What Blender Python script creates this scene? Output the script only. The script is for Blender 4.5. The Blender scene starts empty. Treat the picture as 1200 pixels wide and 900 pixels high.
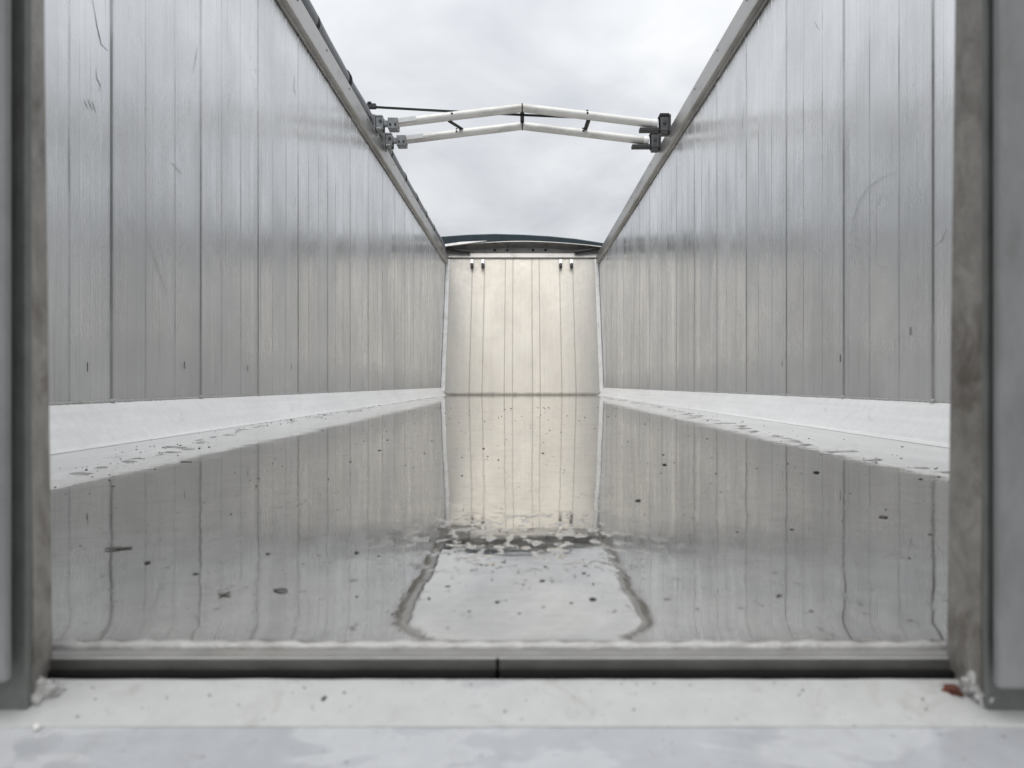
import bpy, bmesh, math, random
from mathutils import Vector, Matrix, noise as mnoise
random.seed(7)
S = bpy.context.scene
COL = S.collection
F = 832.0            # focal length in photo pixels (1200 wide)
CZ = 0.165           # camera height over the trailer floor
R = math.radians

# ------------------------------------------------------------------ camera
cam = bpy.data.cameras.new('camera'); co = bpy.data.objects.new('camera', cam); COL.objects.link(co)
co.location = (0, 0, CZ); co.rotation_euler = (R(90), 0, 0)
cam.sensor_width = 36; cam.lens = 36 * F / 1200; cam.shift_x = -12 / 1200
cam.clip_start = 0.02; cam.clip_end = 5000
cam.dof.use_dof = True; cam.dof.focus_distance = 4.2; cam.dof.aperture_fstop = 9.0
S.camera = co

# ------------------------------------------------------------------ world
SUN_EL, SUN_ROT = 68, 190
w = bpy.data.worlds.new('World'); S.world = w; w.use_nodes = True
nt = w.node_tree; nt.nodes.clear()
def N(t, **k):
    n = nt.nodes.new(t)
    for a, b in k.items(): setattr(n, a, b)
    return n
out = N('ShaderNodeOutputWorld'); bg = N('ShaderNodeBackground'); bg.inputs[1].default_value = 0.1
sky = N('ShaderNodeTexSky', sky_type='NISHITA', sun_disc=False)
sky.sun_elevation = R(SUN_EL); sky.sun_rotation = R(SUN_ROT); sky.dust_density = 3
tc = N('ShaderNodeTexCoord')
# flat cloud deck: direction projected on a plane overhead so that clouds compress towards the horizon
sep = N('ShaderNodeSeparateXYZ'); nt.links.new(tc.outputs['Generated'], sep.inputs[0])
mx = N('ShaderNodeMath', operation='MAXIMUM'); nt.links.new(sep.outputs[2], mx.inputs[0]); mx.inputs[1].default_value = 0.0
ad = N('ShaderNodeMath', operation='ADD'); nt.links.new(mx.outputs[0], ad.inputs[0]); ad.inputs[1].default_value = 0.22
cmb = N('ShaderNodeCombineXYZ')
for i in (0, 1):
    dv = N('ShaderNodeMath', operation='DIVIDE'); nt.links.new(sep.outputs[i], dv.inputs[0]); nt.links.new(ad.outputs[0], dv.inputs[1])
    nt.links.new(dv.outputs[0], cmb.inputs[i])
n1 = N('ShaderNodeTexNoise'); n1.inputs['Scale'].default_value = 2.1; n1.inputs['Detail'].default_value = 7; n1.inputs['Roughness'].default_value = 0.52
n1.inputs['Distortion'].default_value = 0.35
mp = N('ShaderNodeMapping'); mp.inputs['Location'].default_value = (0.35, 0.2, 0)
nt.links.new(cmb.outputs[0], mp.inputs[0]); nt.links.new(mp.outputs[0], n1.inputs['Vector'])
cr = N('ShaderNodeValToRGB'); nt.links.new(n1.outputs[0], cr.inputs[0])
e = cr.color_ramp.elements
e[0].position = 0.30; e[0].color = (6.0, 6.25, 6.65, 1)
e[1].position = 0.68; e[1].color = (9.0, 9.1, 9.2, 1)
m1 = e.new(0.5); m1.color = (7.5, 7.72, 8.02, 1)
mix = N('ShaderNodeMixRGB'); mix.inputs[0].default_value = 0.93
nt.links.new(sky.outputs[0], mix.inputs[1]); nt.links.new(cr.outputs[0], mix.inputs[2])
# CIE overcast: the deck is brighter overhead than near the horizon
zl = N('ShaderNodeMath', operation='MULTIPLY_ADD'); nt.links.new(mx.outputs[0], zl.inputs[0]); zl.inputs[1].default_value = 0.85; zl.inputs[2].default_value = 0.74
zm = N('ShaderNodeMixRGB', blend_type='MULTIPLY'); zm.inputs[0].default_value = 1.0
nt.links.new(mix.outputs[0], zm.inputs[1]); nt.links.new(zl.outputs[0], zm.inputs[2])
nt.links.new(zm.outputs[0], bg.inputs[0]); nt.links.new(bg.outputs[0], out.inputs[0])

sl = bpy.data.lights.new('sun', 'SUN'); sl.energy = 1.3; sl.angle = R(40); sl.color = (1, 0.97, 0.92)
so = bpy.data.objects.new('sun', sl); COL.objects.link(so)
az = R(SUN_ROT)   # Blender sky: rotation 0 = +Y, clockwise seen from above
d = Vector((math.sin(az) * math.cos(R(SUN_EL)), math.cos(az) * math.cos(R(SUN_EL)), math.sin(R(SUN_EL))))
so.rotation_euler = d.to_track_quat('Z', 'Y').to_euler(); so.location = (0, -3, 8)

vs = S.view_settings; vs.view_transform = 'Standard'; vs.look = 'None'; vs.exposure = 0.06; vs.gamma = 1; vs.use_curve_mapping = False
S.render.engine = 'CYCLES'
S.cycles.max_bounces = 12; S.cycles.glossy_bounces = 8; S.cycles.diffuse_bounces = 5

# ------------------------------------------------------------------ materials
class Mat:
    def __init__(s, name, base=(.5, .5, .5), rough=.5, metal=0.0, spec=.5):
        s.m = bpy.data.materials.new(name); s.m.use_nodes = True; s.t = s.m.node_tree
        s.b = s.t.nodes['Principled BSDF']
        s.b.inputs['Base Color'].default_value = (*base, 1); s.b.inputs['Roughness'].default_value = rough
        s.b.inputs['Metallic'].default_value = metal; s.b.inputs['Specular IOR Level'].default_value = spec
        g = s.t.nodes.new('ShaderNodeNewGeometry'); s.pos = g.outputs['Position']
    def n(s, t, **k):
        x = s.t.nodes.new(t)
        for a, b in k.items(): setattr(x, a, b)
        return x
    def l(s, a, b): s.t.links.new(a, b)
    def noise(s, scale=(1, 1, 1), sc=1.0, detail=4, rough=.55, off=(0, 0, 0), dist=0):
        mp = s.n('ShaderNodeMapping'); mp.inputs['Scale'].default_value = scale; mp.inputs['Location'].default_value = off
        s.l(s.pos, mp.inputs[0]); x = s.n('ShaderNodeTexNoise'); s.l(mp.outputs[0], x.inputs['Vector'])
        x.inputs['Scale'].default_value = sc; x.inputs['Detail'].default_value = detail; x.inputs['Roughness'].default_value = rough
        x.inputs['Distortion'].default_value = dist
        return x.outputs[0]
    def ramp(s, f, *stops):
        x = s.n('ShaderNodeValToRGB'); s.l(f, x.inputs[0]); el = x.color_ramp.elements
        for i, (p, c) in enumerate(stops):
            c = (c, c, c, 1) if not isinstance(c, tuple) else (*c, 1)
            if i < 2: el[i].position = p; el[i].color = c
            else: q = el.new(p); q.color = c
        return x.outputs[0]
    def mixc(s, f, a, b, mode='MIX'):
        x = s.n('ShaderNodeMixRGB', blend_type=mode)
        for v, i in ((f, 0), (a, 1), (b, 2)):
            if isinstance(v, (int, float)): x.inputs[i].default_value = v if i == 0 else (v, v, v, 1)
            elif isinstance(v, tuple): x.inputs[i].default_value = (*v, 1)
            else: s.l(v, x.inputs[i])
        return x.outputs[0]
    def math(s, op, a, b=0.0, c=None):
        x = s.n('ShaderNodeMath', operation=op)
        for v, i in ((a, 0), (b, 1), (c, 2)):
            if v is None: continue
            if isinstance(v, (int, float)): x.inputs[i].default_value = v
            else: s.l(v, x.inputs[i])
        return x.outputs[0]
    def axis(s, i):
        x = s.n('ShaderNodeSeparateXYZ'); s.l(s.pos, x.inputs[0]); return x.outputs[i]
    def color(s, f): s.l(f, s.b.inputs['Base Color'])
    def rough(s, f): s.l(f, s.b.inputs['Roughness'])
    def bump(s, f, dist=.001, strength=1.0):
        x = s.n('ShaderNodeBump'); x.inputs['Distance'].default_value = dist; x.inputs['Strength'].default_value = strength
        s.l(f, x.inputs['Height'])
        pn = s.b.inputs['Normal']
        if pn.links: s.l(pn.links[0].from_socket, x.inputs['Normal'])
        s.l(x.outputs[0], pn)

PITCH, SEAM0 = 0.575, 2.07
def wall_material(name, tint=1.0, off=0):
    m = Mat(name, (.6, .6, .6), .22, 0.78)
    y = m.axis(1)
    # dirt that sits in each plank joint, broken up by noise
    ph = m.math('SUBTRACT', y, SEAM0 - PITCH * 20); ph = m.math('DIVIDE', ph, PITCH)
    fr = m.math('FRACT', ph); dist = m.math('ABSOLUTE', m.math('SUBTRACT', m.math('FRACT', m.math('ADD', fr, .5)), .5))
    third = m.math('ABSOLUTE', m.math('SUBTRACT', m.math('FRACT', m.math('ADD', m.math('MULTIPLY', fr, 3.0), .5)), .5))
    plank = m.n('ShaderNodeTexWhiteNoise', noise_dimensions='1D'); m.l(m.math('ADD', m.math('FLOOR', ph), off), plank.inputs['W'])
    streak = m.noise((1, 42, .35), 1.0, 5, .6, (off, off, 0))
    fine = m.noise((1, 160, .25), 1.0, 3, .6, (off, 0, off))
    blot = m.noise((1, 1.4, 1.1), 1.6, 6, .6, (off, 3, 0), .4)
    c = m.mixc(1.0, m.ramp(streak, (.25, (.81, .818, .828)), (.72, (.885, .893, .903))), m.ramp(blot, (.3, .83), (.7, 1.03)), 'MULTIPLY')
    c = m.mixc(1.0, c, m.ramp(plank.outputs[0], (0, .93), (1, 1.04)), 'MULTIPLY')
    c = m.mixc(1.0, c, (tint, tint, tint), 'MULTIPLY')
    # grime marks: sparse smudges and scratches
    sm = m.ramp(m.noise((1, 5, 3), 2.2, 8, .7, (off, 9, 4), 1.2), (.63, 0.0), (.74, 1.0))
    c = m.mixc(m.math('MULTIPLY', sm, .2), c, (.22, .215, .205))
    scr = m.ramp(m.noise((1, 70, 2.2), 1.0, 2, .5, (off, 2, 7), .3), (.70, 0.0), (.74, 1.0))
    c = m.mixc(m.math('MULTIPLY', scr, .35), c, (.25, .25, .24))
    dn = m.noise((1, 4, 2.5), 3, 4, .6, (off, 0, 0))
    seam = m.ramp(dist, (.008, 1.0), (.03, 0.0))
    c = m.mixc(m.math('MULTIPLY', seam, m.ramp(dn, (.2, .12), (.7, .5))), c, (.30, .295, .28))
    sub = m.ramp(third, (.012, 1.0), (.034, 0.0))
    c = m.mixc(m.math('MULTIPLY', sub, m.ramp(dn, (.3, .0), (.75, .30))), c, (.38, .375, .36))
    # dust rising from the weld along the foot of the wall
    foot = m.ramp(m.math('ADD', m.axis(2), m.math('MULTIPLY', dn, .16)), (.12, 1.0), (.42, 0.0))
    c = m.mixc(m.math('MULTIPLY', foot, .36), c, (.26, .25, .235))
    # dull and bright hairline scrapes running mostly upright, denser low down
    h1 = m.ramp(m.noise((1, 110, 1.3), 1.0, 3, .5, (off, 5, 2), .35), (.60, 0.0), (.68, 1.0)); h2 = m.ramp(m.noise((1, 70, 3.2), 1.0, 2, .5, (off, 8, 5), .6), (.68, 0.0), (.72, 1.0))
    c = m.mixc(m.math('MULTIPLY', h1, .13), c, (.42, .42, .41)); c = m.mixc(m.math('MULTIPLY', h2, .20), c, (.93, .93, .93))
    wide = m.ramp(m.noise((1, 2.2, .8), 1.3, 5, .6, (off, 1, 8), .6), (.35, 0.0), (.7, .14))
    m.color(c)
    m.rough(m.math('ADD', m.math('ADD', m.ramp(fine, (.3, .18), (.75, .27)), wide), m.math('MULTIPLY', m.math('ADD', sm, foot), .18)))
    m.b.inputs['Anisotropic'].default_value = .75
    tg = m.n('ShaderNodeCombineXYZ'); tg.inputs[1].default_value = 1.0; m.l(tg.outputs[0], m.b.inputs['Tangent'])
    m.bump(m.noise((1, 2.6, .55), 1.0, 2, .5, (off, 0, 2)), .012)
    m.bump(streak, .00022); m.bump(fine, .00006)
    m.bump(m.noise((1, 9, 5), 1.0, 3, .55, (off, 4, 1)), .0016)
    return m.m

def plain_metal(name, base, rough, metal=.8, var=.25, sc=9.0, dirt=None, dirt_amt=.5, stretch=(1, 1, 1), bump=.0006):
    m = Mat(name, base, rough, metal)
    a = m.noise(stretch, sc, 6, .62)
    c = m.ramp(a, (.25, tuple(v * (1 - var) for v in base)), (.75, tuple(min(1, v * (1 + var)) for v in base)))
    if dirt:
        b = m.ramp(m.noise(stretch, sc * .45, 8, .68, (4, 2, 9), .5), (.48, 0.0), (.68, 1.0))
        c = m.mixc(m.math('MULTIPLY', b, dirt_amt), c, dirt)
    m.color(c); m.rough(m.ramp(a, (.2, max(.03, rough - .12)), (.8, min(1, rough + .12))))
    m.bump(m.noise(stretch, sc * 6, 4, .6), bump)
    return m.m

def floor_material(name, base=(.80, .80, .79), metal=.12):
    m = Mat(name, base, .42, metal)
    a = m.noise((1, .35, 1), 5, 7, .62); b = m.noise((1, 1, 1), 38, 5, .65); s = m.noise((60, 1.0, 1), 1, 4, .6)
    c = m.mixc(1.0, m.ramp(a, (.25, tuple(v * .90 for v in base)), (.75, tuple(min(.95, v * 1.07) for v in base))), m.ramp(b, (.3, .93), (.65, 1.02)), 'MULTIPLY')
    c = m.mixc(1.0, c, m.ramp(s, (.3, .93), (.7, 1.04)), 'MULTIPLY')
    d = m.ramp(m.noise((1, .6, 1), 9, 9, .72, (3, 1, 0), .8), (.60, 0.0), (.72, 1.0))
    c = m.mixc(m.math('MULTIPLY', d, .38), c, (.23, .215, .19))
    m.color(c); m.rough(m.ramp(b, (.25, .30), (.75, .58))); m.bump(b, .0002); m.bump(a, .0014)
    return m.m

def water_material():
    m = Mat('standing_water', (.24, .235, .225), .02, 0.86)
    m.b.inputs['IOR'].default_value = 1.45
    a = m.noise((1, .5, 1), 2.6, 6, .6); b = m.noise((1.0, .8, 1), 26, 5, .65)
    c = m.ramp(a, (.25, (.575, .555, .52)), (.75, (.70, .68, .645)))
    c = m.mixc(1.0, c, m.ramp(b, (.3, .86), (.7, 1.08)), 'MULTIPLY')
    # flecks of silt lying in the film
    f = m.ramp(m.noise((1, .55, 1), 95, 3, .6, (2, 5, 0)), (.645, 0.0), (.70, 1.0))
    c = m.mixc(m.math('MULTIPLY', f, .6), c, (.07, .065, .055))
    silt = m.ramp(m.noise((1, .55, 1), 5.5, 9, .68, (7, 2, 0), .7), (.43, 0.0), (.62, 1.0))
    fs = m.ramp(m.noise((.5, 1.6, 1), 70, 4, .65, (1, 9, 0)), (.52, 0.0), (.66, 1.0))
    silt = m.math('MULTIPLY', silt, m.math('ADD', m.math('MULTIPLY', fs, .6), .4))
    c = m.mixc(m.math('MULTIPLY', silt, .6), c, (.33, .308, .272))
    jl = m.ramp(m.math('ABSOLUTE', m.math('SUBTRACT', m.math('ADD', m.axis(1), m.math('MULTIPLY', a, .02)), .992)), (.0012, 1.0), (.0035, 0.0))
    jl = m.math('MULTIPLY', jl, m.ramp(m.noise((7, 1, 1), 1, 4, .6, (3, 0, 0)), (.42, 0.0), (.6, .5)))
    c = m.mixc(jl, c, (.75, .74, .72))
    m.l(m.math('SUBTRACT', .92, m.math('MULTIPLY', silt, .36)), m.b.inputs['Metallic'])
    m.color(c)
    m.rough(m.math('ADD', m.ramp(b, (.3, .012), (.8, .06)), m.math('ADD', m.math('MULTIPLY', f, .25), m.math('MULTIPLY', silt, .05))))
    m.bump(m.noise((1, .5, 1), 3.0, 2, .5), .0010)
    m.bump(m.noise((1, .9, 1), 13, 3, .5, (5, 0, 0)), .00022)
    y = m.axis(1)
    band = m.ramp(m.math('DIVIDE', y, 2.0), (.30, 0.0), (.355, 1.0), (.40, 1.0), (.46, 0.0))
    band = m.math('MULTIPLY', band, m.ramp(m.math('ABSOLUTE', m.axis(0)), (.07, 1.0), (.17, .0)))
    rip = m.ramp(m.noise((1, .6, 1), 62, 3, .55, (1, 7, 0), .3), (.55, 0.0), (.72, 1.0))
    m.bump(m.math('MULTIPLY', rip, m.math('ADD', m.math('MULTIPLY', band, .55), .03)), .0011)
    return m.m

def front_material():
    m = Mat('cream_panel', (.72, .67, .58), .38, .25)
    a = m.noise((1.6, 1, .8), 1.6, 7, .62, (1, 0, 3), .5); s = m.noise((55, 1, .5), 1, 4, .6)
    b = m.noise((1, 1, 1), 14, 6, .65)
    c = m.ramp(a, (.25, (.60, .56, .495)), (.7, (.72, .68, .605)))
    c = m.mixc(1.0, c, m.ramp(s, (.3, .93), (.7, 1.03)), 'MULTIPLY')
    # grey patches mixed over the cream, strongest towards the side edges
    ed = m.math('ABSOLUTE', m.axis(0)); ed = m.math('ADD', m.math('MULTIPLY', ed, .42), m.math('ADD', m.math('MULTIPLY', a, .44), m.math('MULTIPLY', b, .12)))
    grey_mix = m.ramp(ed, (.545, 0.0), (.80, 1.0))
    c = m.mixc(m.math('MULTIPLY', grey_mix, .68), c, (.36, .36, .36))
    st = m.ramp(m.noise((3, 1, .8), 3.5, 8, .7, (8, 0, 1), .7), (.62, 0.0), (.75, 1.0))
    c = m.mixc(m.math('MULTIPLY', st, .3), c, (.36, .34, .31))
    # floor joint shadow painted into the colour along the foot
    foot = m.ramp(m.math('ADD', m.axis(2), m.math('MULTIPLY', b, .05)), (.035, 1.0), (.075, 0.0))
    c = m.mixc(m.math('MULTIPLY', foot, .85), c, (.17, .155, .13))
    for sx in (-.78, -.59, -.264, -.145, .15, .265, .584, .79):
        dd = m.math('ABSOLUTE', m.math('SUBTRACT', m.axis(0), sx))
        c = m.mixc(m.math('MULTIPLY', m.ramp(dd, (.003, 1.0), (.012, 0.0)), .4), c, (.34, .32, .285))
    m.color(c); m.rough(m.ramp(b, (.3, .28), (.7, .5))); m.bump(a, .009); m.bump(s, .0006)
    return m.m

M = {}
M['wall_l'] = wall_material('aluminium_planks_a', 1.0, 0)
M['wall_r'] = wall_material('aluminium_planks_b', 1.03, 31)
M['rail'] = plain_metal('rail_aluminium', (.42, .41, .395), .36, .75, .22, 7, (.15, .14, .12), .55, (1, .4, 1))
M['rail_top'] = M['rail']
M['floor'] = floor_material('dry_floor_aluminium')
M['fillet'] = floor_material('white_fillet', (.92, .92, .915), 0.0)
M['water'] = water_material()
M['front'] = front_material()
M['trim'] = plain_metal('white_trim', (.84, .84, .83), .45, .1, .10, 14, (.35, .33, .30), .35)
M['beam'] = plain_metal('front_beam_metal', (.27, .265, .255), .5, .4, .2, 6, (.08, .075, .07), .5)
M['hook'] = plain_metal('hook_zinc', (.72, .72, .71), .35, .5, .1, 20)
M['dark'] = plain_metal('dark_iron', (.055, .055, .058), .5, .3, .3, 30, bump=.0002)
M['hole'] = plain_metal('hole_black', (.012, .012, .012), .8, 0, .2, 30)
M['slate'] = plain_metal('slate_sheet', (.040, .064, .078), .42, .0, .18, 5, (.09, .10, .105), .3)
M['tube'] = plain_metal('bow_tube_aluminium', (.72, .715, .69), .45, .15, .14, 9, (.26, .24, .21), .6, (.5, 1, 1), bump=.0003)
M['galv'] = plain_metal('galvanised', (.29, .30, .31), .42, .75, .25, 40, (.10, .10, .10), .45, bump=.0003)
M['blk'] = plain_metal('black_webbing', (.014, .014, .015), .75, 0, .3, 60, bump=.0003)
M['tarp'] = plain_metal('rolled_tarpaulin', (.17, .18, .19), .5, 0, .2, 6, (.07, .07, .07), .5, (1, .3, 1), .002)
M['post'] = plain_metal('stained_steel', (.34, .322, .295), .48, .4, .32, 55, (.12, .10, .08), .85, (1, 1, .85), .0004)
M['flange'] = plain_metal('grey_green_steel', (.19, .197, .187), .48, .35, .25, 70, (.12, .12, .10), .5, (1, 1, .5), .0003)
M['guide'] = plain_metal('grey_guide_paint', (.265, .27, .27), .5, .2, .16, 60, (.17, .17, .16), .5, (1, 1, .4), .0002)
M['sill'] = plain_metal('worn_white_paint', (.49, .49, .475), .42, .05, .12, 48, (.27, .25, .21), .6, (1, 1, 1), .0003)
M['sill_low'] = plain_metal('damp_white_paint', (.45, .465, .49), .24, .1, .06, 14, (.30, .31, .335), .9, (.55, 1, 1), .0002)
M['end'] = plain_metal('floor_end_metal', (.25, .245, .235), .42, .2, .2, 40, (.25, .23, .20), .6)
M['scratch'] = plain_metal('scuffed_metal', (.55, .55, .545), .5, .5, .2, 80)
def sill_material(name, dry, wet, lim, off, seedscale):
    m = Mat(name, dry, .4, .04)
    b = m.noise((1, 1, 1), 60, 6, .65, (off, 0, 0)); n = m.noise((.8, 1.3, 1), seedscale, 4, .55, (off, 1, 0), .5)
    wetm = m.ramp(m.math('ADD', n, m.math('MULTIPLY', b, .03)), (lim, 0.0), (lim + .018, 1.0))
    rim = m.ramp(m.math('ABSOLUTE', m.math('SUBTRACT', n, lim)), (.004, 1.0), (.02, 0.0))
    c = m.ramp(b, (.25, tuple(v * .9 for v in dry)), (.75, tuple(v * 1.06 for v in dry)))
    st = m.ramp(m.noise((1, 1, 1), 30, 7, .68, (off, 4, 0), .6), (.56, 0.0), (.72, 1.0))
    c = m.mixc(m.math('MULTIPLY', st, .5), c, tuple(v * q for v, q in zip(dry, (.66, .62, .54))))
    c = m.mixc(wetm, c, m.mixc(1.0, c, tuple(w_ / d_ for w_, d_ in zip(wet, dry)), 'MULTIPLY'))
    sp = m.ramp(m.noise((1, 1, 1), 210, 3, .6, (off, 2, 0)), (.68, 0.0), (.72, 1.0)); c = m.mixc(m.math('MULTIPLY', sp, .6), c, (.12, .11, .10))
    c = m.mixc(m.math('MULTIPLY', rim, .18), c, (.62, .62, .62))
    m.color(c); m.rough(m.mixc(wetm, m.ramp(b, (.3, .32), (.7, .5)), .10)); m.bump(b, .0003)
    return m.m
M['sill'] = sill_material('worn_white_paint', (.47, .475, .468), (.40, .405, .405), .60, 3.0, 11)
M['sill_low'] = sill_material('damp_white_paint', (.46, .47, .485), (.385, .395, .415), .50, 6.3, 8)
M['rubber'] = plain_metal('black_rubber', (.010, .010, .0095), .8, 0, .3, 30); M['rubber'].node_tree.nodes['Principled BSDF'].inputs['Specular IOR Level'].default_value = .15
M['cast'] = plain_metal('dark_cast_steel', (.12, .122, .125), .5, .6, .3, 40, (.04, .04, .04), .5)
M['edge'] = plain_metal('floor_edge_metal', (.12, .117, .11), .5, .4, .2, 30, (.10, .095, .085), .6)
M['weld'] = plain_metal('weld_metal', (.48, .475, .465), .5, .35, .2, 60, (.22, .20, .18), .5, bump=.001)
M['dirt'] = plain_metal('wet_dirt', (.06, .054, .046), .45, 0, .4, 120, bump=.001)
M['leaf'] = plain_metal('dead_leaf', (.10, .088, .072), .5, 0, .4, 90, bump=.0006)
M['rust'] = plain_metal('rust_red', (.12, .032, .016), .6, 0, .4, 120, (.06, .02, .01), .5, bump=.001)
M['pebble'] = plain_metal('white_stone', (.78, .77, .74), .4, 0, .1, 120)
M['ground'] = plain_metal('yard_asphalt', (.055, .055, .055), .8, 0, .3, 3, (.09, .085, .08), .5, bump=.004)
M['outer'] = plain_metal('outer_grey_paint', (.30, .31, .32), .45, .2, .1, 4)

# ------------------------------------------------------------------ mesh helpers
def link(name, bm, mat, parent=None, smooth=None):
    bmesh.ops.recalc_face_normals(bm, faces=bm.faces[:])
    me = bpy.data.meshes.new(name); bm.to_mesh(me); bm.free(); me.materials.append(M[mat] if isinstance(mat, str) else mat)
    o = bpy.data.objects.new(name, me); COL.objects.link(o)
    if smooth is not None:
        for p in me.polygons: p.use_smooth = True
        if smooth < 180:
            bm2 = bmesh.new(); bm2.from_mesh(me)
            for ed in bm2.edges:
                if len(ed.link_faces) == 2 and ed.calc_face_angle(0) > R(smooth): ed.smooth = False
            bm2.to_mesh(me); bm2.free()
    if parent: o.parent = parent
    return o
def thing(name, label, cat, group=None, loc=(0, 0, 0)):
    o = bpy.data.objects.new(name, None); COL.objects.link(o); o.empty_display_size = .1
    o['label'] = label; o['category'] = cat; o.location = loc
    if group: o['group'] = group
    return o
def tag(o, label, cat, group=None, kind=None):
    if label: o['label'] = label
    if cat: o['category'] = cat
    if group: o['group'] = group
    if kind: o['kind'] = kind
    return o
def box(bm, x0, x1, y0, y1, z0, z1, bev=0.0, mat=None, seg=2):
    vs_ = [bm.verts.new((x, y, z)) for x in (x0, x1) for y in (y0, y1) for z in (z0, z1)]
    fs = [bm.faces.new([vs_[i] for i in q]) for q in ((0, 1, 3, 2), (4, 6, 7, 5), (0, 4, 5, 1), (2, 3, 7, 6), (0, 2, 6, 4), (1, 5, 7, 3))]
    if mat is not None: bmesh.ops.transform(bm, matrix=mat, verts=vs_)
    if bev:
        bmesh.ops.recalc_face_normals(bm, faces=fs)
        eds = list({e_ for f_ in fs for e_ in f_.edges})
        bmesh.ops.bevel(bm, geom=eds, offset=bev, segments=seg, profile=.5, affect='EDGES')
    return bm
def sweep(bm, pts, rad, n=16, cap=True, flat=None):
    """tube along pts; flat=(w,h) gives a strap section instead of a round one"""
    pts = [Vector(p) for p in pts]; rings = []
    for i, p in enumerate(pts):
        t = (pts[min(i + 1, len(pts) - 1)] - pts[max(i - 1, 0)]).normalized()
        up = Vector((0, 0, 1)) if abs(t.z) < .9 else Vector((0, 1, 0))
        a = t.cross(up).normalized(); b = a.cross(t).normalized()
        r = rad[i] if isinstance(rad, (list, tuple)) else rad
        if flat: q = [(flat[0], flat[1]), (-flat[0], flat[1]), (-flat[0], -flat[1]), (flat[0], -flat[1])]
        else: q = [(r * math.cos(2 * math.pi * k / n), r * math.sin(2 * math.pi * k / n)) for k in range(n)]
        rings.append([bm.verts.new(p + a * u + b * v) for u, v in q])
    for i in range(len(rings) - 1):
        k = len(rings[i])
        for j in range(k): bm.faces.new((rings[i][j], rings[i][(j + 1) % k], rings[i + 1][(j + 1) % k], rings[i + 1][j]))
    if cap: bm.faces.new(rings[0][::-1]); bm.faces.new(rings[-1])
    return bm
def prism(bm, prof, axis, a, b, steps=1):
    """closed profile extruded along axis ('x','y','z') from a to b"""
    def P(u, v, t): return {'x': (t, u, v), 'y': (u, t, v), 'z': (u, v, t)}[axis]
    rings = [[bm.verts.new(P(u, v, a + (b - a) * i / steps)) for u, v in prof] for i in range(steps + 1)]
    k = len(prof)
    for i in range(steps):
        for j in range(k): bm.faces.new((rings[i][j], rings[i][(j + 1) % k], rings[i + 1][(j + 1) % k], rings[i + 1][j]))
    bm.faces.new(rings[0][::-1]); bm.faces.new(rings[-1])
    return bm
def cyl(bm, p0, p1, r, n=12): return sweep(bm, [p0, p1], r, n)
def lump(bm, c, r, seed, sub=2, amp=.35):
    g = bmesh.ops.create_icosphere(bm, subdivisions=sub, radius=1.0)
    for v in g['verts']:
        k = 1 + amp * mnoise.noise(v.co * 1.7 + Vector((seed * 3.1, seed, 0)))* 1.6
        v.co = Vector((v.co.x * r[0] * k, v.co.y * r[1] * k, v.co.z * r[2] * k)) + Vector(c)
    return bm
def bead(bm, p0, p1, r, pitch, seed=0, flatten=.7):
    """weld bead: overlapping ripples along a line"""
    p0, p1 = Vector(p0), Vector(p1); L = (p1 - p0).length; n = max(4, int(L / pitch)) * 3
    pts, rad = [], []
    for i in range(n + 1):
        t = i / n
        pts.append(p0.lerp(p1, t) + Vector((0, 0, .15 * r * mnoise.noise(Vector((t * L / pitch * .7, seed, 0))))))
        rad.append(r * (1 + .22 * math.sin(i * 2 * math.pi / 3) + .35 * mnoise.noise(Vector((t * L / pitch * .45, seed + 5, 2)))))
    return sweep(bm, pts, rad, 8)
def px(x, y, h=CZ):
    """point on a level surface h below the camera seen at photo pixel (x, y)"""
    dd = F * h / (y - 450); return Vector(((x - 612) * dd / F, dd, CZ - h))

Y0, YF = 0.4285, 10.40           # floor end at the tailgate, foot of the front wall
WX, WZ0, WTOP = 1.20, CZ - .052, CZ + 1.885
LEAN = .70 / 1.97                # the front wall leans away from the camera
def yfront(z): return YF + LEAN * z
FX = 1.12

# ------------------------------------------------------------------ ground
bm = bmesh.new(); g = 700
vs_ = [bm.verts.new(p) for p in ((-g, -g, -1.35), (g, -g, -1.35), (g, g, -1.35), (-g, g, -1.35))]; bm.faces.new(vs_)
tag(link('ground', bm, 'ground'), None, None, kind='structure')

# ------------------------------------------------------------------ floor
bm = bmesh.new()
box(bm, -FX, FX, Y0, YF + .02, -.0055, 0.0)
fl = tag(link('floor', bm, 'floor'), None, None, kind='structure')
bm = bmesh.new(); box(bm, -FX, FX, Y0 + .03, YF, -.10, -.006); link('floor_underframe', bm, 'edge', fl)
bm = bmesh.new(); bead(bm, (-FX, .4435, .001), (FX, .4432, .0006), .0036, .023, 3); link('weld_bead', bm, 'weld', fl, 60)
bm = bmesh.new(); jx = (583 - 612) * .426 / F
box(bm, -FX, jx - .001, Y0 - .0015, Y0 - .0002, -.0075, -.0006, .0004); box(bm, jx + .001, FX, Y0 - .0015, Y0 - .0002, -.0075, -.0006, .0004); link('edge_strip', bm, 'edge', fl)
bm = bmesh.new(); box(bm, jx - .0009, jx + .0009, Y0 - .0012, Y0 - .0001, -.0075, -.0003); link('joint_dark_fill', bm, 'rubber', fl)  # added black filler, stands in for the dark inside the open joint
bm = bmesh.new(); box(bm, -FX, FX, Y0 + .0004, .4395, .0002, .0009, .0002); link('end_plate', bm, 'end', fl)

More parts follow.
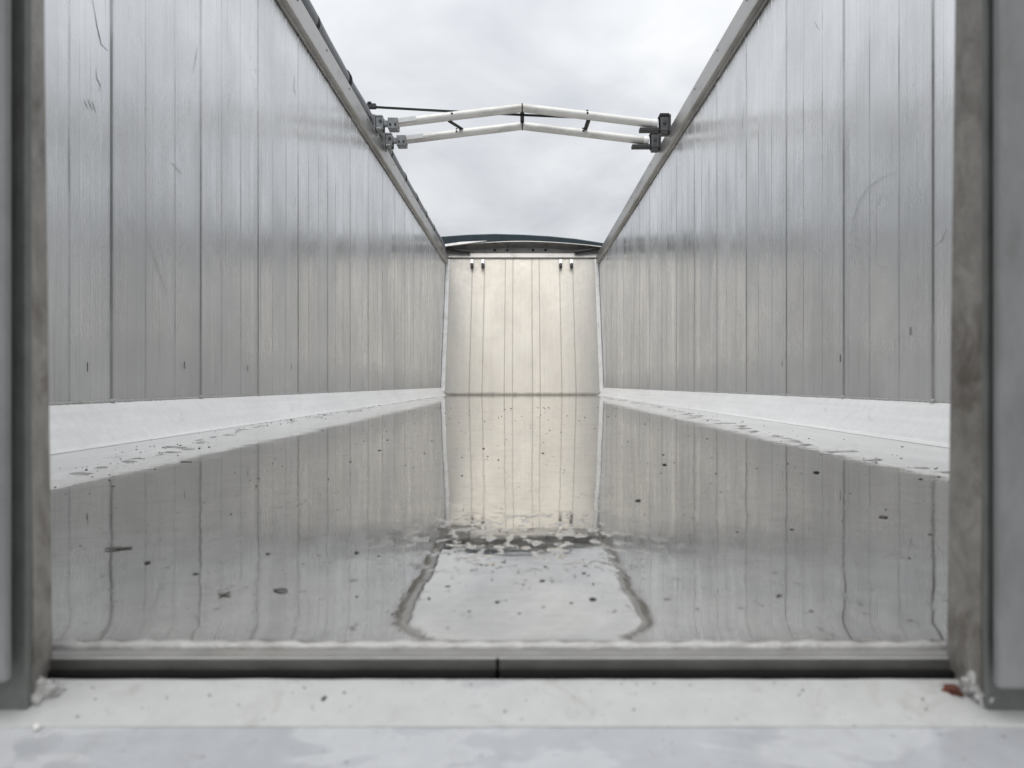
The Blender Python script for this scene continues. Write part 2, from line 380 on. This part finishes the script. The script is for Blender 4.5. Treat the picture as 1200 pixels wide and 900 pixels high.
# ------------------------------------------------------------------ standing water
def interp(tab, y):
    if y <= tab[0][0]: return tab[0][1]
    for (a, b), (c, e_) in zip(tab, tab[1:]):
        if y <= c: return b + (e_ - b) * (y - a) / (c - a)
    return tab[-1][1]
LT = [(.45, .74), (1.19, .785), (1.5, .85), (1.83, .906), (2.3, .965), (2.92, 1.02), (4, 1.055), (6, 1.075), (10.3, 1.09)]
RT = [(.45, .75), (1.31, .775), (1.67, .765), (2.09, .78), (2.5, .80), (3.1, .87), (4.0, .93), (5.5, 1.0), (8, 1.06), (10.3, 1.09)]
def edge(tab, y, seed):
    b = interp(tab, y); v = Vector((y * 3.2, seed, 0))
    n = .045 * mnoise.noise(v) + .085 * mnoise.noise(v * 3.1) + .05 * mnoise.noise(v * 9) + .016 * mnoise.noise(v * 27)
    if y > 2.0: n -= .24 * max(0, mnoise.noise(Vector((y * 2.9, seed + 9, 0)))) ** 1.2 * min(1, (y - 2.0)) * (1 if seed > 5 else .55)
    return min(FX - .012, b + n)
bm = bmesh.new(); rows = []; y = .4465; NC = 120
while y < YF + .012:
    xl, xr = -edge(LT, y, 1.3), edge(RT, y, 8.7); row = []
    men = max(0, (.482 - y) / .035)
    z = .0032 + .0008 * men ** 2.2
    for k in range(NC + 1):
        t = k / NC; x = xl + (xr - xl) * t
        ed = min(x - xl, xr - x); zz = z - .0028 * max(0, 1 - ed / .012) ** 2
        # slow undulation of the film lying on the slightly dished sheet
        zz += .00022 * mnoise.noise(Vector((x * 3, y * 2.2, 4))) * min(1, ed / .08)
        zz += .00013 * mnoise.noise(Vector((x * 16, y * 11, 9))) * min(1, ed / .05) * (1 if y < 1.1 else .25)
        row.append(bm.verts.new((x, y, zz)))
    if not rows:   # the film ends in a ragged little step against the weld
        r0 = [bm.verts.new(v.co) for v in row]
        for v in row + r0: v.co.y += .0022 * mnoise.noise(Vector((v.co.x * 22, 3, 0))) + .0012 * mnoise.noise(Vector((v.co.x * 70, 6, 0)))
        lo = [bm.verts.new((v.co.x, v.co.y - .0004, .0002)) for v in r0]
        for k in range(NC): bm.faces.new((lo[k], lo[k + 1], r0[k + 1], r0[k]))
    rows.append(row); y += .004 if y < .52 else (.008 if y < 2.2 else (.014 if y < 4 else .03))
for a, b in zip(rows, rows[1:]):
    for k in range(NC): bm.faces.new((a[k], a[k + 1], b[k + 1], b[k]))
tag(link('water', bm, 'water', None, 180), None, None, kind='structure')

# ------------------------------------------------------------------ side walls
def side_wall(s):
    left = s < 0
    root = thing('side_wall', ('left ' if left else 'right ') + 'tall aluminium plank wall of the trailer, ' +
                 ('under the rolled tarpaulin' if left else 'with bare top rail and dark bow brackets'), 'wall', None, (s * WX, YF / 2, 0))
    inv = Matrix.Translation(-root.location)
    def put(name, bm, mat, parent=None, smooth=None):
        bmesh.ops.transform(bm, matrix=inv, verts=bm.verts[:])
        return link(name, bm, mat, parent or root, smooth)
    # plank profile in plan: joints, thirds and shallow extrusion ribs
    prof = []; rnd = random.Random(3 if left else 4)
    y = Y0 + .01; ys = []
    k = math.ceil((y - SEAM0) / PITCH)
    prof.append((s * WX, y))
    yend = yfront(WTOP) + .02
    def add(off, yy):
        if Y0 + .012 < yy < yend: prof.append((s * (WX - off), yy))
    while SEAM0 + k * PITCH < yend:
        c = SEAM0 + k * PITCH; bow = rnd.uniform(-.0012, .0012)
        add(.0015, c - .012); add(.0015, c - .0055); add(-.0025, c - .0018); add(-.0025, c + .0018); add(.0028, c + .0055); add(.0028, c + .020); add(0, c + .023)
        for q in range(1, 12):
            f = q / 12; yy = c + f * PITCH
            if q in (4, 8): add(bow, yy - .006); add(bow - .002, yy - .002); add(bow - .002, yy + .002); add(bow, yy + .006)
            else:
                r_ = rnd.choice((0, 0, .0003, -.0003, .0004)); add(bow, yy - .004); add(bow + r_, yy - .002); add(bow + r_, yy + .002); add(bow, yy + .004)
        k += 1
    prof.append((s * WX, yend))
    prof += [(s * (WX + .05), yend), (s * (WX + .05), Y0 + .01)]
    bm = bmesh.new(); prism(bm, prof, 'z', WZ0, WTOP + .005)
    wp = put('plank_panel', bm, 'wall_l' if left else 'wall_r')
    bm = bmesh.new(); box(bm, s * (WX + .052), s * (WX + .07), Y0 + .01, yend, -.10, WTOP + .12); put('outer_skin', bm, 'outer')
    # top rail: lip, soffit, inner face
    rz0, rz1, ri = CZ + 1.875, CZ + 2.015, 1.155
    bm = bmesh.new()
    pr = [(s * (WX + .075), rz0 + .03), (s * (WX - .006), rz0), (s * (WX - .010), rz0 - .012), (s * (WX - .018), rz0 - .012), (s * (WX - .020), rz0),
          (s * (ri + .008), rz0 + .001), (s * (ri + .001), rz0 + .006), (s * ri, rz0 + .012), (s * ri, rz1 - .012), (s * (ri + .004), rz1 - .004), (s * (ri + .012), rz1),
          (s * (WX + .075), rz1)]
    prism(bm, pr, 'y', Y0 + .0, yfront(rz0) - .06, 12)
    put('top_rail', bm, 'rail')
    # sloping fillet between wall and floor, with a turned lip lying on the floor
    bm = bmesh.new()
    pr = [(s * (WX + .04), WZ0), (s * (WX - .0015), WZ0), (s * (WX - .006), WZ0 - .003), (s * (FX + .004), .008), (s * (FX - .006), .003), (s * (FX - .03), .0025), (s * (FX - .03), .0006), (s * (WX + .04), .0006)]
    prism(bm, pr, 'y', Y0 + .004, yfront(.06), 40)
    for v in bm.verts:   # hand-formed sheet: slight waviness
        v.co.z += .0012 * mnoise.noise(Vector((v.co.x * 9, v.co.y * 1.7, 3))) if v.co.z > .02 and v.co.z < WZ0 - .001 else 0
    put('floor_fillet', bm, 'fillet')
    bm = bmesh.new(); bead(bm, (s * (WX - .002), Y0 + .02, WZ0 + .001), (s * (WX - .002), yfront(WZ0), WZ0 + .001), .0042, .03, 2 if left else 6)
    put('weld_bead', bm, 'weld', None, 60)
    # a lump of weld at the foot of each joint
    bm = bmesh.new(); k = -2
    while SEAM0 + k * PITCH < YF:
        if SEAM0 + k * PITCH > Y0 + .03: lump(bm, (s * (WX - .004), SEAM0 + k * PITCH + rnd.uniform(-.006, .006), WZ0 + .003), (.007, .014, .006), k + 20, 2)
        k += 1
    put('joint_weld', bm, 'weld', None, 60)
    # short dark slots low on the planks, and scuffs left by loads
    def at(u, v):
        dd = F * WX / abs(u - 612); return Vector((s * (WX - .0022), dd, CZ + (450 - v) / F * dd))
    slots = [(102, 430), (216, 428), (290, 432), (341, 430)] if left else [(1067, 388), (985, 420), (917, 426)]
    for u, v in slots:
        q = at(u, v); bm = bmesh.new(); xx = sorted((s * (WX - .0005), s * (WX - .0026)))
        box(bm, xx[0], xx[1], q.y - .0007, q.y + .0007, q.z - .013, q.z + .013, .0003); put('slot_mark', bm, 'cast')
    if left:
        paths = [[(108, 0), (113, 30), (118, 52), (126, 60)], [(231, 56), (229, 70), (226, 86)], [(112, 80), (113, 92), (117, 100), (116, 108)], [(98, 118), (103, 128)], [(102, 116), (108, 130)], [(107, 118), (112, 133)],
                 [(176, 285), (184, 312), (196, 345)], [(270, 110), (267, 128)], [(345, 88), (344, 104), (346, 112)], [(200, 190), (214, 205)]]
    else:
        paths = [[(998, 277), (1001, 255), (1008, 234), (1018, 219), (1034, 208), (1052, 201)], [(1061, 218), (1068, 228)], [(1064, 213), (1073, 226)], [(1069, 212), (1078, 228)], [(1066, 236), (1072, 246)], [(1074, 232), (1083, 240)], [(1072, 222), (1082, 234)],
                 [(1094, 290), (1104, 282), (1110, 268)], [(1024, 310), (1034, 318)], [(1030, 314), (1042, 312)], [(1036, 326), (1043, 331)], [(955, 290), (962, 300)], [(959, 285), (968, 298)], [(963, 282), (966, 302)], [(872, 120), (870, 150), (874, 170)], [(955, 25), (960, 36)], [(962, 180), (965, 194)]]
    bm = bmesh.new()
    for i, pth in enumerate(paths):
        fine_ = []
        for a, b in zip(pth, pth[1:]):
            for t in range(4): fine_.append(at(a[0] + (b[0] - a[0]) * t / 4, a[1] + (b[1] - a[1]) * t / 4))
        fine_.append(at(*pth[-1])); m_ = len(fine_) - 1
        rad_ = [.0003 + .0007 * math.sin(math.pi * min(.95, max(.05, j / m_))) * (1 + .5 * mnoise.noise(Vector((j * .9, i, 0)))) for j in range(m_ + 1)]
        sweep(bm, fine_, rad_, 6)
    put('scuff_marks', bm, 'scratch')
    # rivets along the rail
    for i in range(19):
        yy = .9 + i * .55
        bm = bmesh.new(); cyl(bm, (s * (ri + .001), yy, rz0 + .10), (s * (ri - .004), yy, rz0 + .10), .007, 10); put('rivet', bm, 'galv')
    return root
side_wall(-1); side_wall(1)

# ------------------------------------------------------------------ front wall
FW = thing('front_wall', 'cream panelled front wall leaning away at the far end of the trailer', 'wall', None, (0, YF, 0))
ang = math.atan(LEAN)
LM = Matrix.Rotation(-ang, 4, 'X')            # local frame: u = x, w = up the leaning plate, v = behind
def fput(name, bm, mat, parent=None, smooth=None):
    bmesh.ops.transform(bm, matrix=LM, verts=bm.verts[:]); return link(name, bm, mat, parent or FW, smooth)
UP = 1 / math.cos(ang); zt = (CZ + 1.97) * UP
bm = bmesh.new()
seams = [-.78, -.59, -.264, -.145, .15, .265, .584, .79]
prof = [(-WX, 0.0)]
for sx in sorted(seams): prof += [(sx - .007, 0), (sx - .003, .004), (sx + .003, .004), (sx + .007, 0)]
prof += [(WX, 0), (WX, .05), (-WX, .05)]
prism(bm, prof, 'z', 0.0, zt); fput('panel', bm, 'front')
for s in (-1, 1):
    bm = bmesh.new(); xs = sorted((s * (WX - .008), s * (WX - .068)))
    box(bm, xs[0], xs[1], -.028, -.002, .05, zt - .02, .005); fput('corner_trim', bm, 'trim')
bm = bmesh.new(); box(bm, -WX, WX, -.03, .045, zt + .001, zt + .085, .008); fput('cross_beam', bm, 'rail')
# arched upper plate with four holes
arch = lambda x: zt + .21 - .09 * (abs(x) / WX) ** 1.8
bm = bmesh.new(); n = 32
pr = [(WX * (2 * i / n - 1), arch(WX * (2 * i / n - 1)) - .012) for i in range(n + 1)]
prism(bm, [(-WX, zt + .088)] + pr + [(WX, zt + .088)], 'y', .005, .03)
up = fput('arched_plate', bm, 'beam')
for hx in (-.435, -.235, .17, .37):
    bm = bmesh.new(); cyl(bm, (hx, .001, zt + .155), (hx, .006, zt + .155), .022, 16); fput('hole', bm, 'hole', up)
# pale curved lip standing out over the plate
bm = bmesh.new(); prev = None
sect = lambda x: [(-.16, arch(x) + .002), (-.16, arch(x) + .013), (.06, arch(x) + .028), (.06, arch(x) + .014)]
rings = []
for i in range(n + 1):
    x = (WX + .05) * (2 * i / n - 1); rings.append([bm.verts.new((x, a, b)) for a, b in sect(x)])
for a, b in zip(rings, rings[1:]):
    for j in range(4): bm.faces.new((a[j], a[(j + 1) % 4], b[(j + 1) % 4], b[j]))
bm.faces.new(rings[0]); bm.faces.new(rings[-1][::-1])
fput('curved_lip', bm, 'rail', None, 40)
# dark side gussets below the lip
for s in (-1, 1):
    bm = bmesh.new(); pts = [(s * (WX + .02 - .40 * t), -.10 + .03 * t, zt + .13 - .05 * math.sin(t * 1.5)) for t in [i / 10 for i in range(11)]]
    sweep(bm, pts, .01, 8, flat=(.03, .007)); fput('gusset', bm, 'dark')
bm = bmesh.new(); prism(bm, [(-WX, zt + .115), (-.55, zt + .215), (-.95, zt + .195), (-WX, zt + .155)], 'y', -.18, -.165); fput('lit_underside', bm, 'trim')  # white wedge added in place of the lip sheet's lit underside
for hx in (-.785, -.615, .60, .77):
    hk = None
    bm = bmesh.new(); zc = zt - .09
    box(bm, hx - .026, hx + .026, -.05, -.001, zc - .03, zc + .055, .006)
    hk = fput('hook', bm, 'hook')
    bm = bmesh.new(); box(bm, hx - .022, hx + .022, -.075, -.004, zc - .085, zc - .031, .006)
    cyl(bm, (hx, -.07, zc - .03), (hx, -.07, zc - .10), .012, 10); fput('hook_tip', bm, 'dark', hk)

# dark curved cover beyond the front wall
FC = thing('front_cover', 'dark slate blue arched cover rising behind the front wall', 'cover', None, (0, 11.75, CZ + 2.2))
bm = bmesh.new(); rings = []; n = 36
ctrl = [(-1.6, 2.405), (-1.35, 2.432), (-.9, 2.465), (-.45, 2.478), (0, 2.466), (.45, 2.44), (.9, 2.395), (1.35, 2.325), (1.6, 2.28)]
for i in range(n + 1):
    x = -1.6 + 3.2 * i / n; z = interp(ctrl, x) + .0
    z += 0
    rings.append([bm.verts.new((x, y_ - 11.75, z - 2.2 + dz)) for y_, dz in ((11.72, -.17), (11.70, -.012), (11.715, 0.0), (12.5, .05), (12.5, -.17))])
for a, b in zip(rings, rings[1:]):
    for j in range(5): bm.faces.new((a[j], a[(j + 1) % 5], b[(j + 1) % 5], b[j]))
bm.faces.new(rings[0]); bm.faces.new(rings[-1][::-1])
link('cover_sheet', bm, 'slate', FC, 35)
bm = bmesh.new(); sweep(bm, [(-1.6 + 3.2 * i / n, -.045, interp(ctrl, -1.6 + 3.2 * i / n) - 2.2 - .165) for i in range(n + 1)], .014, 10)
link('edge_bead', bm, 'dark', FC, 60)

# ------------------------------------------------------------------ tarp bows
def bow(yc, label):
    zr = CZ + 2.045; rise = .125; ex = 1.045
    root = thing('tarp_bow', label, 'roof bow', 'peaked tarp bows across the open roof', (0, yc, zr))
    bm = bmesh.new()
    pts = [(-ex, 0, 0), (-.80, 0, rise * .235)] + [(-.5, 0, rise * .53), (-.06, 0, rise * .945), (-.02, 0, rise * .99), (0, 0, rise), (.02, 0, rise * .99), (.06, 0, rise * .945), (.5, 0, rise * .53), (.80, 0, rise * .235), (ex, 0, 0)]
    sweep(bm, pts, .0335, 20); link('tube', bm, 'tube', root, 40)
    bm = bmesh.new(); sweep(bm, [(-.0045, 0, rise), (.0045, 0, rise)], .0352, 20); link('peak_band', bm, 'blk', root, 40)
    for sx in (-.55, .51):
        z = rise * (1 - abs(sx) / ex)
        bm = bmesh.new(); cyl(bm, (sx, -.036, z + .010), (sx, -.020, z + .006), .0085, 10); cyl(bm, (sx, -.012, z + .026), (sx, -.012, z + .040), .008, 10); link('strap_stud', bm, 'blk', root, 40)
    # left bracket, galvanised
    bm = bmesh.new()
    box(bm, -1.158, -1.145, -.06, .06, -.075, .055, .003); box(bm, -1.145, -1.085, -.045, -.03, -.06, .05, .004); box(bm, -1.145, -1.085, .03, .045, -.06, .05, .004)
    box(bm, -1.145, -1.10, -.03, .03, -.03, .02, .004); box(bm, -1.142, -1.092, -.05, .05, .036, .054, .004); box(bm, -1.14, -1.10, -.052, .05, -.068, -.045, .004)
    br = link('hinge_bracket', bm, 'galv', root)
    bm = bmesh.new(); cyl(bm, (-1.105, -.055, .005), (-1.105, .055, .005), .011, 12); link('pin', bm, 'dark', br, 40)
    bm = bmesh.new()
    box(bm, -1.095, -1.03, -.028, .028, -.02, .02, .004); box(bm, -1.05, -.97, -.045, -.034, -.052, .036, .004); box(bm, -1.05, -.97, .034, .045, -.052, .036, .004)
    box(bm, -1.048, -.972, -.04, .04, -.056, -.036, .004)
    cl = link('clamp', bm, 'galv', root)
    bm = bmesh.new()
    for bx in (-1.03, -.99): cyl(bm, (bx, -.052, -.02), (bx, -.044, -.02), .010, 6)
    link('bolt', bm, 'dark', cl)
    bm = bmesh.new(); sweep(bm, [(-.968, -.038, rise * .05 + .006), (-.83, -.038, rise * .19 + .006)], .01, flat=(.004, .017)); link('slotted_sleeve', bm, 'hook', root)
    # right bracket, darker cast parts
    bm = bmesh.new()
    box(bm, 1.145, 1.158, -.06, .06, -.08, .055, .003); box(bm, 1.078, 1.145, -.045, -.032, -.07, .042, .004); box(bm, 1.078, 1.145, .032, .045, -.07, .042, .004)
    box(bm, 1.10, 1.145, -.03, .03, -.04, .02, .004); box(bm, 1.085, 1.14, -.04, .04, -.09, -.06, .006)
    rb = link('hinge_bracket', bm, 'cast', root)
    bm = bmesh.new(); box(bm, 1.072, 1.148, -.05, .05, .040, .068, .006); link('cap', bm, 'blk', rb)
    bm = bmesh.new(); cyl(bm, (1.113, -.056, -.005), (1.113, .056, -.005), .013, 12); link('pin', bm, 'dark', rb, 40)
    bm = bmesh.new(); box(bm, .92, 1.078, -.03, .03, -.066, -.036, .005); link('support_plate', bm, 'dark', root)
    bm = bmesh.new(); sweep(bm, [(1.02, 0, .003), (1.062, 0, 0)], .036, 16); link('end_sleeve', bm, 'trim', root, 40)
    return root, zr, rise, ex
b1 = bow(5.58, 'nearer of the two pale peaked tarp bows, higher in the photo')
b2 = bow(5.97, 'farther of the two pale peaked tarp bows, lower in the photo')
zr, rise, ex = b1[1:]
bz = lambda x: zr + rise * (1 - abs(x) / ex)
for a, b, lab in ((-.57, -.51, 'short black tie strap joining the two bows at left'), (0.0, -.0, 'short black tie strap joining the peaks of the two bows'), (.52, .53, 'short black tie strap joining the two bows at right')):
    bm = bmesh.new(); sweep(bm, [(a, 5.585, bz(a) - .036), (b, 5.955, bz(b) + .032)], .01, flat=(.016, .004))
    tag(link('tie_strap', bm, 'blk'), lab, 'strap', 'short straps between the bows')
st = thing('long_strap', 'long black strap stretched from rolled tarpaulin across behind nearer bow', 'strap', None, (-1.22, 5.66, CZ + 2.21))
bm = bmesh.new(); p0 = Vector((0, 0, 0)); p1 = Vector((.60 + 1.22, -.035, 2.105 - 2.21))
pts = []
for i in range(17):
    t = i / 16; p = p0.lerp(p1, t); p.z -= .004 * math.sin(math.pi * t); pts.append(p)
sweep(bm, pts, .01, flat=(.003, .009)); link('webbing', bm, 'blk', st)
bm = bmesh.new(); box(bm, -.03, .055, -.02, .02, -.015, .022, .004); box(bm, -.01, .02, -.026, .026, .018, .034, .003); link('buckle', bm, 'dark', st)

# ------------------------------------------------------------------ rolled tarpaulin on the left rail
TR = thing('rolled_tarp', 'dark rolled tarpaulin lying along the top of left wall', 'tarpaulin', None, (-1.245, 5.6, CZ + 2.105))
bm = bmesh.new(); pts, rad = [], []
for i in range(111):
    y = -5.0 + 10.4 * i / 110; pts.append((.006 * mnoise.noise(Vector((y * .8, 0, 0))), y, .006 * mnoise.noise(Vector((y * .9, 5, 0))))); rad.append(.066 + .006 * mnoise.noise(Vector((y * 2.2, 9, 1))))
sweep(bm, pts, rad, 18); link('roll', bm, 'tarp', TR, 60)
for i in range(13):
    y = -4.6 + .78 * i
    bm = bmesh.new(); sweep(bm, [(0, y - .02, 0), (0, y + .02, 0)], .0705, 18); link('band', bm, 'blk', TR, 40)

# ------------------------------------------------------------------ tailgate with grain hatch
TG = thing('tailgate', 'grey steel tailgate with open hatch framing the whole view', 'tailgate', None, (0, .42, 0))
def tput(name, bm, mat, parent=None, smooth=None):
    bmesh.ops.transform(bm, matrix=Matrix.Translation((0, -.42, 0)), verts=bm.verts[:]); return link(name, bm, mat, parent or TG, smooth)
Zb, Zt = CZ - .1835, CZ + .36
# door plates left, right and above the hatch
bm = bmesh.new(); box(bm, -1.24, -.34, .399, .427, -.10, 2.15, .003); box(bm, .34, 1.24, .399, .427, -.10, 2.15, .003); box(bm, -.339, .339, .399, .427, CZ + .42, 2.15, .003)
tput('door_plate', bm, 'outer')
for s, xf, xn in ((-1, .285, .275), (1, .2577, .2577)):
    # jamb: inner face runs from xn at the outside to xf at the inside, opening slightly upward
    bm = bmesh.new()
    def ring(z, t): return [bm.verts.new((s * (x + .0045 * t), y_, z)) for x, y_ in ((xn + .001, .4005), (xn + .0028, .4), (xf, .4295), (xf + .003, .431), (.339, .431), (.339, .4))]
    zs = [CZ - .176, CZ - .0, CZ + .2, Zt]; rr = [ring(z, (z - CZ + .1) / .35) for z in zs]
    for a, b in zip(rr, rr[1:]):
        for j in range(6): bm.faces.new((a[j], a[(j + 1) % 6], b[(j + 1) % 6], b[j]))
    bm.faces.new(rr[0][::-1]); bm.faces.new(rr[-1])
    tput('hatch_jamb', bm, 'post')
    bm = bmesh.new(); xs = sorted((s * (xn + .0002), s * .36))
    zfl = CZ - (.1855 if s < 0 else .189)
    box(bm, xs[0], xs[1], .3945, .3992, zfl, Zt, .0012); tput('flange', bm, 'flange')
    gx = .2768 if s < 0 else .2553
    bm = bmesh.new(); xs = sorted((s * gx, s * .37)); zg = CZ - (.1606 if s < 0 else .164)
    box(bm, xs[0], xs[1], .380, .386, zg, Zt, .0022, seg=3)
    xs = sorted((s * (gx + .012), s * (gx + .03))); box(bm, xs[0], xs[1], .3862, .3944, zg + .004, Zt)
    tput('slide_guide', bm, 'guide')
    bm = bmesh.new()
    if s < 0:
        lump(bm, (-.2765, .406, CZ - .1765), (.0075, .006, .0075), 2, 3, .6); lump(bm, (-.2725, .408, CZ - .1775), (.008, .005, .0035), 5, 3, .6)
    else:
        lump(bm, (.2575, .407, CZ - .1745), (.005, .006, .0075), 4, 3, .6); lump(bm, (.2595, .400, CZ - .179), (.004, .005, .006), 7, 3, .6)
    tput('weld_lump', bm, 'weld', None, 180)
bm = bmesh.new(); box(bm, -.36, .36, .38, .431, Zt + .001, Zt + .05, .003); tput('hatch_head', bm, 'flange')
# sill of the hatch: sloping strip, fold, lower plate
bm = bmesh.new()
prism(bm, [(.4215, CZ - .1752), (.42, CZ - .1748), (.383, CZ - .1842), (.381, CZ - .190), (.4215, CZ - .190)], 'x', -.31, .31, 60)
for v in bm.verts:
    v.co.z += .0006 * mnoise.noise(Vector((v.co.x * 30, v.co.y * 40, 1)))
tput('sill_strip', bm, 'sill')
bm = bmesh.new()
prism(bm, [(.3835, CZ - .1848), (.36, CZ - .1866), (.22, CZ - .197), (.21, CZ - .205), (.21, CZ - .24), (.3835, CZ - .24)], 'x', -.42, .42, 40)
tput('sill_plate', bm, 'sill_low')
bm = bmesh.new(); sweep(bm, [(-.31 + .62 * i / 60, .3832 + .0004 * mnoise.noise(Vector((i * .4, 0, 0))), CZ - .1846) for i in range(61)], .0011, 8); tput('paint_ridge', bm, 'sill', None, 60)
bm = bmesh.new(); box(bm, -.335, .335, .387, .42, -.10, CZ - .1905); tput('lower_plate', bm, 'outer')
# black seal between floor edge and sill, in two lengths with an open joint
jx = (583 - 612) * .426 / F
bm = bmesh.new(); box(bm, -.31, jx - .0011, .4222, .4268, CZ - .195, CZ - .1715, .001); tput('seal', bm, 'rubber')
bm = bmesh.new(); box(bm, jx + .0011, .31, .4222, .4268, CZ - .195, CZ - .1713, .001); tput('seal', bm, 'rubber')

# ------------------------------------------------------------------ debris
def crumb(name, pxx, pyy, w, d, h, mat, label, cat, group=None, seed=1, hsurf=CZ - .003, amp=.6):
    p = px(pxx, pyy, hsurf); bm = bmesh.new(); lump(bm, (0, 0, h * .6), (w / 2, d / 2, h), seed, 2, amp)
    o = link(name, bm, mat, None, 50); o.location = p; o.rotation_euler.z = seed * 1.7
    return tag(o, label, cat, group)
def leaf(name, pxx, pyy, L, W, rot, label, mat='leaf', seed=1):
    p = px(pxx, pyy, CZ - .0035); bm = bmesh.new(); n = 12; top = []
    for i in range(n + 1):
        t = i / n; hw = W / 2 * math.sin(math.pi * t) ** .7 * (1 + .35 * mnoise.noise(Vector((t * 6, seed, 0)))) + .0003
        z = .0004 + .0008 * math.sin(t * 3 + seed)** 2
        top.append([bm.verts.new((L * (t - .5), a * hw, z + abs(a) * .0004)) for a in (-1, 0, 1)] + [bm.verts.new((L * (t - .5), a * hw, z + abs(a) * .0004 - .0008)) for a in (1, 0, -1)])
    for a, b in zip(top, top[1:]):
        for j in range(6): bm.faces.new((a[j], a[(j + 1) % 6], b[(j + 1) % 6], b[j]))
    bm.faces.new(top[0]); bm.faces.new(top[-1][::-1])
    o = link(name, bm, mat, None, 50); o.location = p; o.rotation_euler.z = rot
    return tag(o, label, 'leaf')
leaf('leaf_fragment', 139, 643, .024, .006, .35, 'slender dark leaf fragment floating on the left of the puddle')
leaf('leaf_fragment', 329, 692, .012, .0035, -.2, 'rounded dark leaf fragment in the water below left centre', seed=3)
leaf('leaf_fragment', 263, 697, .009, .004, .5, 'thin twisted leaf scrap in the water near left front', seed=5)
leaf('leaf_fragment', 218, 541, .024, .006, .1, 'pale edged leaf scrap on the left of the puddle, farther back', seed=8)
leaf('leaf_fragment', 1035, 606, .012, .006, .2, 'olive leaf scrap on the right of the puddle', seed=6)
C = [(173, 660, .011, 'ragged black crumb in the water right of the slender leaf'), (229, 673, .008, 'small forked dark crumb in shallow water at left'),
     (239, 589, .006, 'tiny black crumb above the slender leaf in the water'), (303, 561, .008, 'lone black crumb on wet floor at left, near the reflected joints'),
     (245, 524, .014, 'black clod on the dry floor strip beside left fillet'), (341, 492, .022, 'round dark clod at the dry edge by the left fillet, farther back'),
     (418, 648, .010, 'black crumb at the left edge of the reflected sky'), (444, 652, .006, 'tiny black crumb just left of the reflected sky'),
     (583, 706, .007, 'dark speck under the middle of the reflected sky'), (635, 681, .009, 'dark crumb within the reflected sky patch'),
     (694, 703, .010, 'dark crumb in lower right of the reflected sky'), (779, 545, .020, 'black crumb on wet floor right of the reflected front wall'),
     (748, 587, .015, 'forked black crumb right of the reflected cream wall'), (928, 621, .009, 'wet black crumb on the right of the puddle'),
     (956, 554, .020, 'row shaped dark clod near the right edge of the puddle'), (1079, 562, .012, 'black clod near the puddle edge by the right post'),
     (1057, 524, .014, 'dark clod on the dry floor strip beside right fillet'), (989, 515, .010, 'small dark crumb on dry strip at right, farther back'),
     (845, 577, .007, 'tiny dark crumb on the right half of the puddle'), (445, 528, .014, 'small black crumb far back on the left wet floor')]
for i, (a, b, wd, lab) in enumerate(C): crumb('dirt_crumb', a, b, wd * .5, wd * .42, wd * .09, 'dirt', lab, 'crumb', 'dirt crumbs on the floor', i + 1)
crumb('twig_scrap', 380, 822, .0035, .004, .0016, 'dirt', 'black scrap with a curled tip on the white sill', 'scrap', None, 44, .1805)
crumb('pebble', 43, 855, .0035, .0035, .0020, 'pebble', 'tiny bright white pebble by the foot of the left post', 'pebble', None, 12, .1845, .15)
crumb('rust_flake', 1117, 815, .010, .008, .0042, 'rust', 'rusty red flake wedged at the foot of the right post', 'flake', None, 9, .1795)

# grit: uncountable specks on the dry strips and in the water
bm = bmesh.new(); rnd = random.Random(11)
def speck(x, y, z, r):
    g_ = bmesh.ops.create_icosphere(bm, subdivisions=1, radius=1); q = rnd.uniform(.5, 1.6)
    for v in g_['verts']:
        k = rnd.uniform(.6, 1.3); v.co = Vector((x + v.co.x * r * q * k, y + v.co.y * r * k, z + (v.co.z * .5 + .3) * r * k))
for i in range(700):
    s = rnd.choice((-1, -1, 1)); y = .8 + 8 * rnd.random() ** 1.6; e_ = edge(LT, y, 1.3) if s < 0 else edge(RT, y, 8.7)
    x = e_ + rnd.gauss(0, .05) + .02; x = min(x, FX - .035)
    speck(s * x, y, .001 if x > e_ else .0028, rnd.choice((.0008, .0011, .0014, .002, .003)) * (.6 + .12 * y))
for i in range(520):
    y = .5 + 4.5 * rnd.random() ** 1.5; speck(rnd.uniform(-.7, .7), y, .0028, rnd.choice((.0007, .0009, .0011, .0015, .0022)) * (.65 + .3 * y))
for i in range(80):
    y = rnd.gauss(.64, .08); speck(rnd.gauss(.0, .06), max(.5, y), .0028, rnd.choice((.0006, .0009, .0012, .0016)))
for i in range(60):
    x = rnd.uniform(-.26, .25); y = rnd.uniform(.386, .418); speck(x, y, CZ - .1842 + (y - .383) / .037 * .0094, rnd.choice((.0003, .0004, .0007)))
tag(link('grit', bm, 'dirt'), 'fine dark grit and specks strewn over the wet floor', 'grit', None, 'stuff')
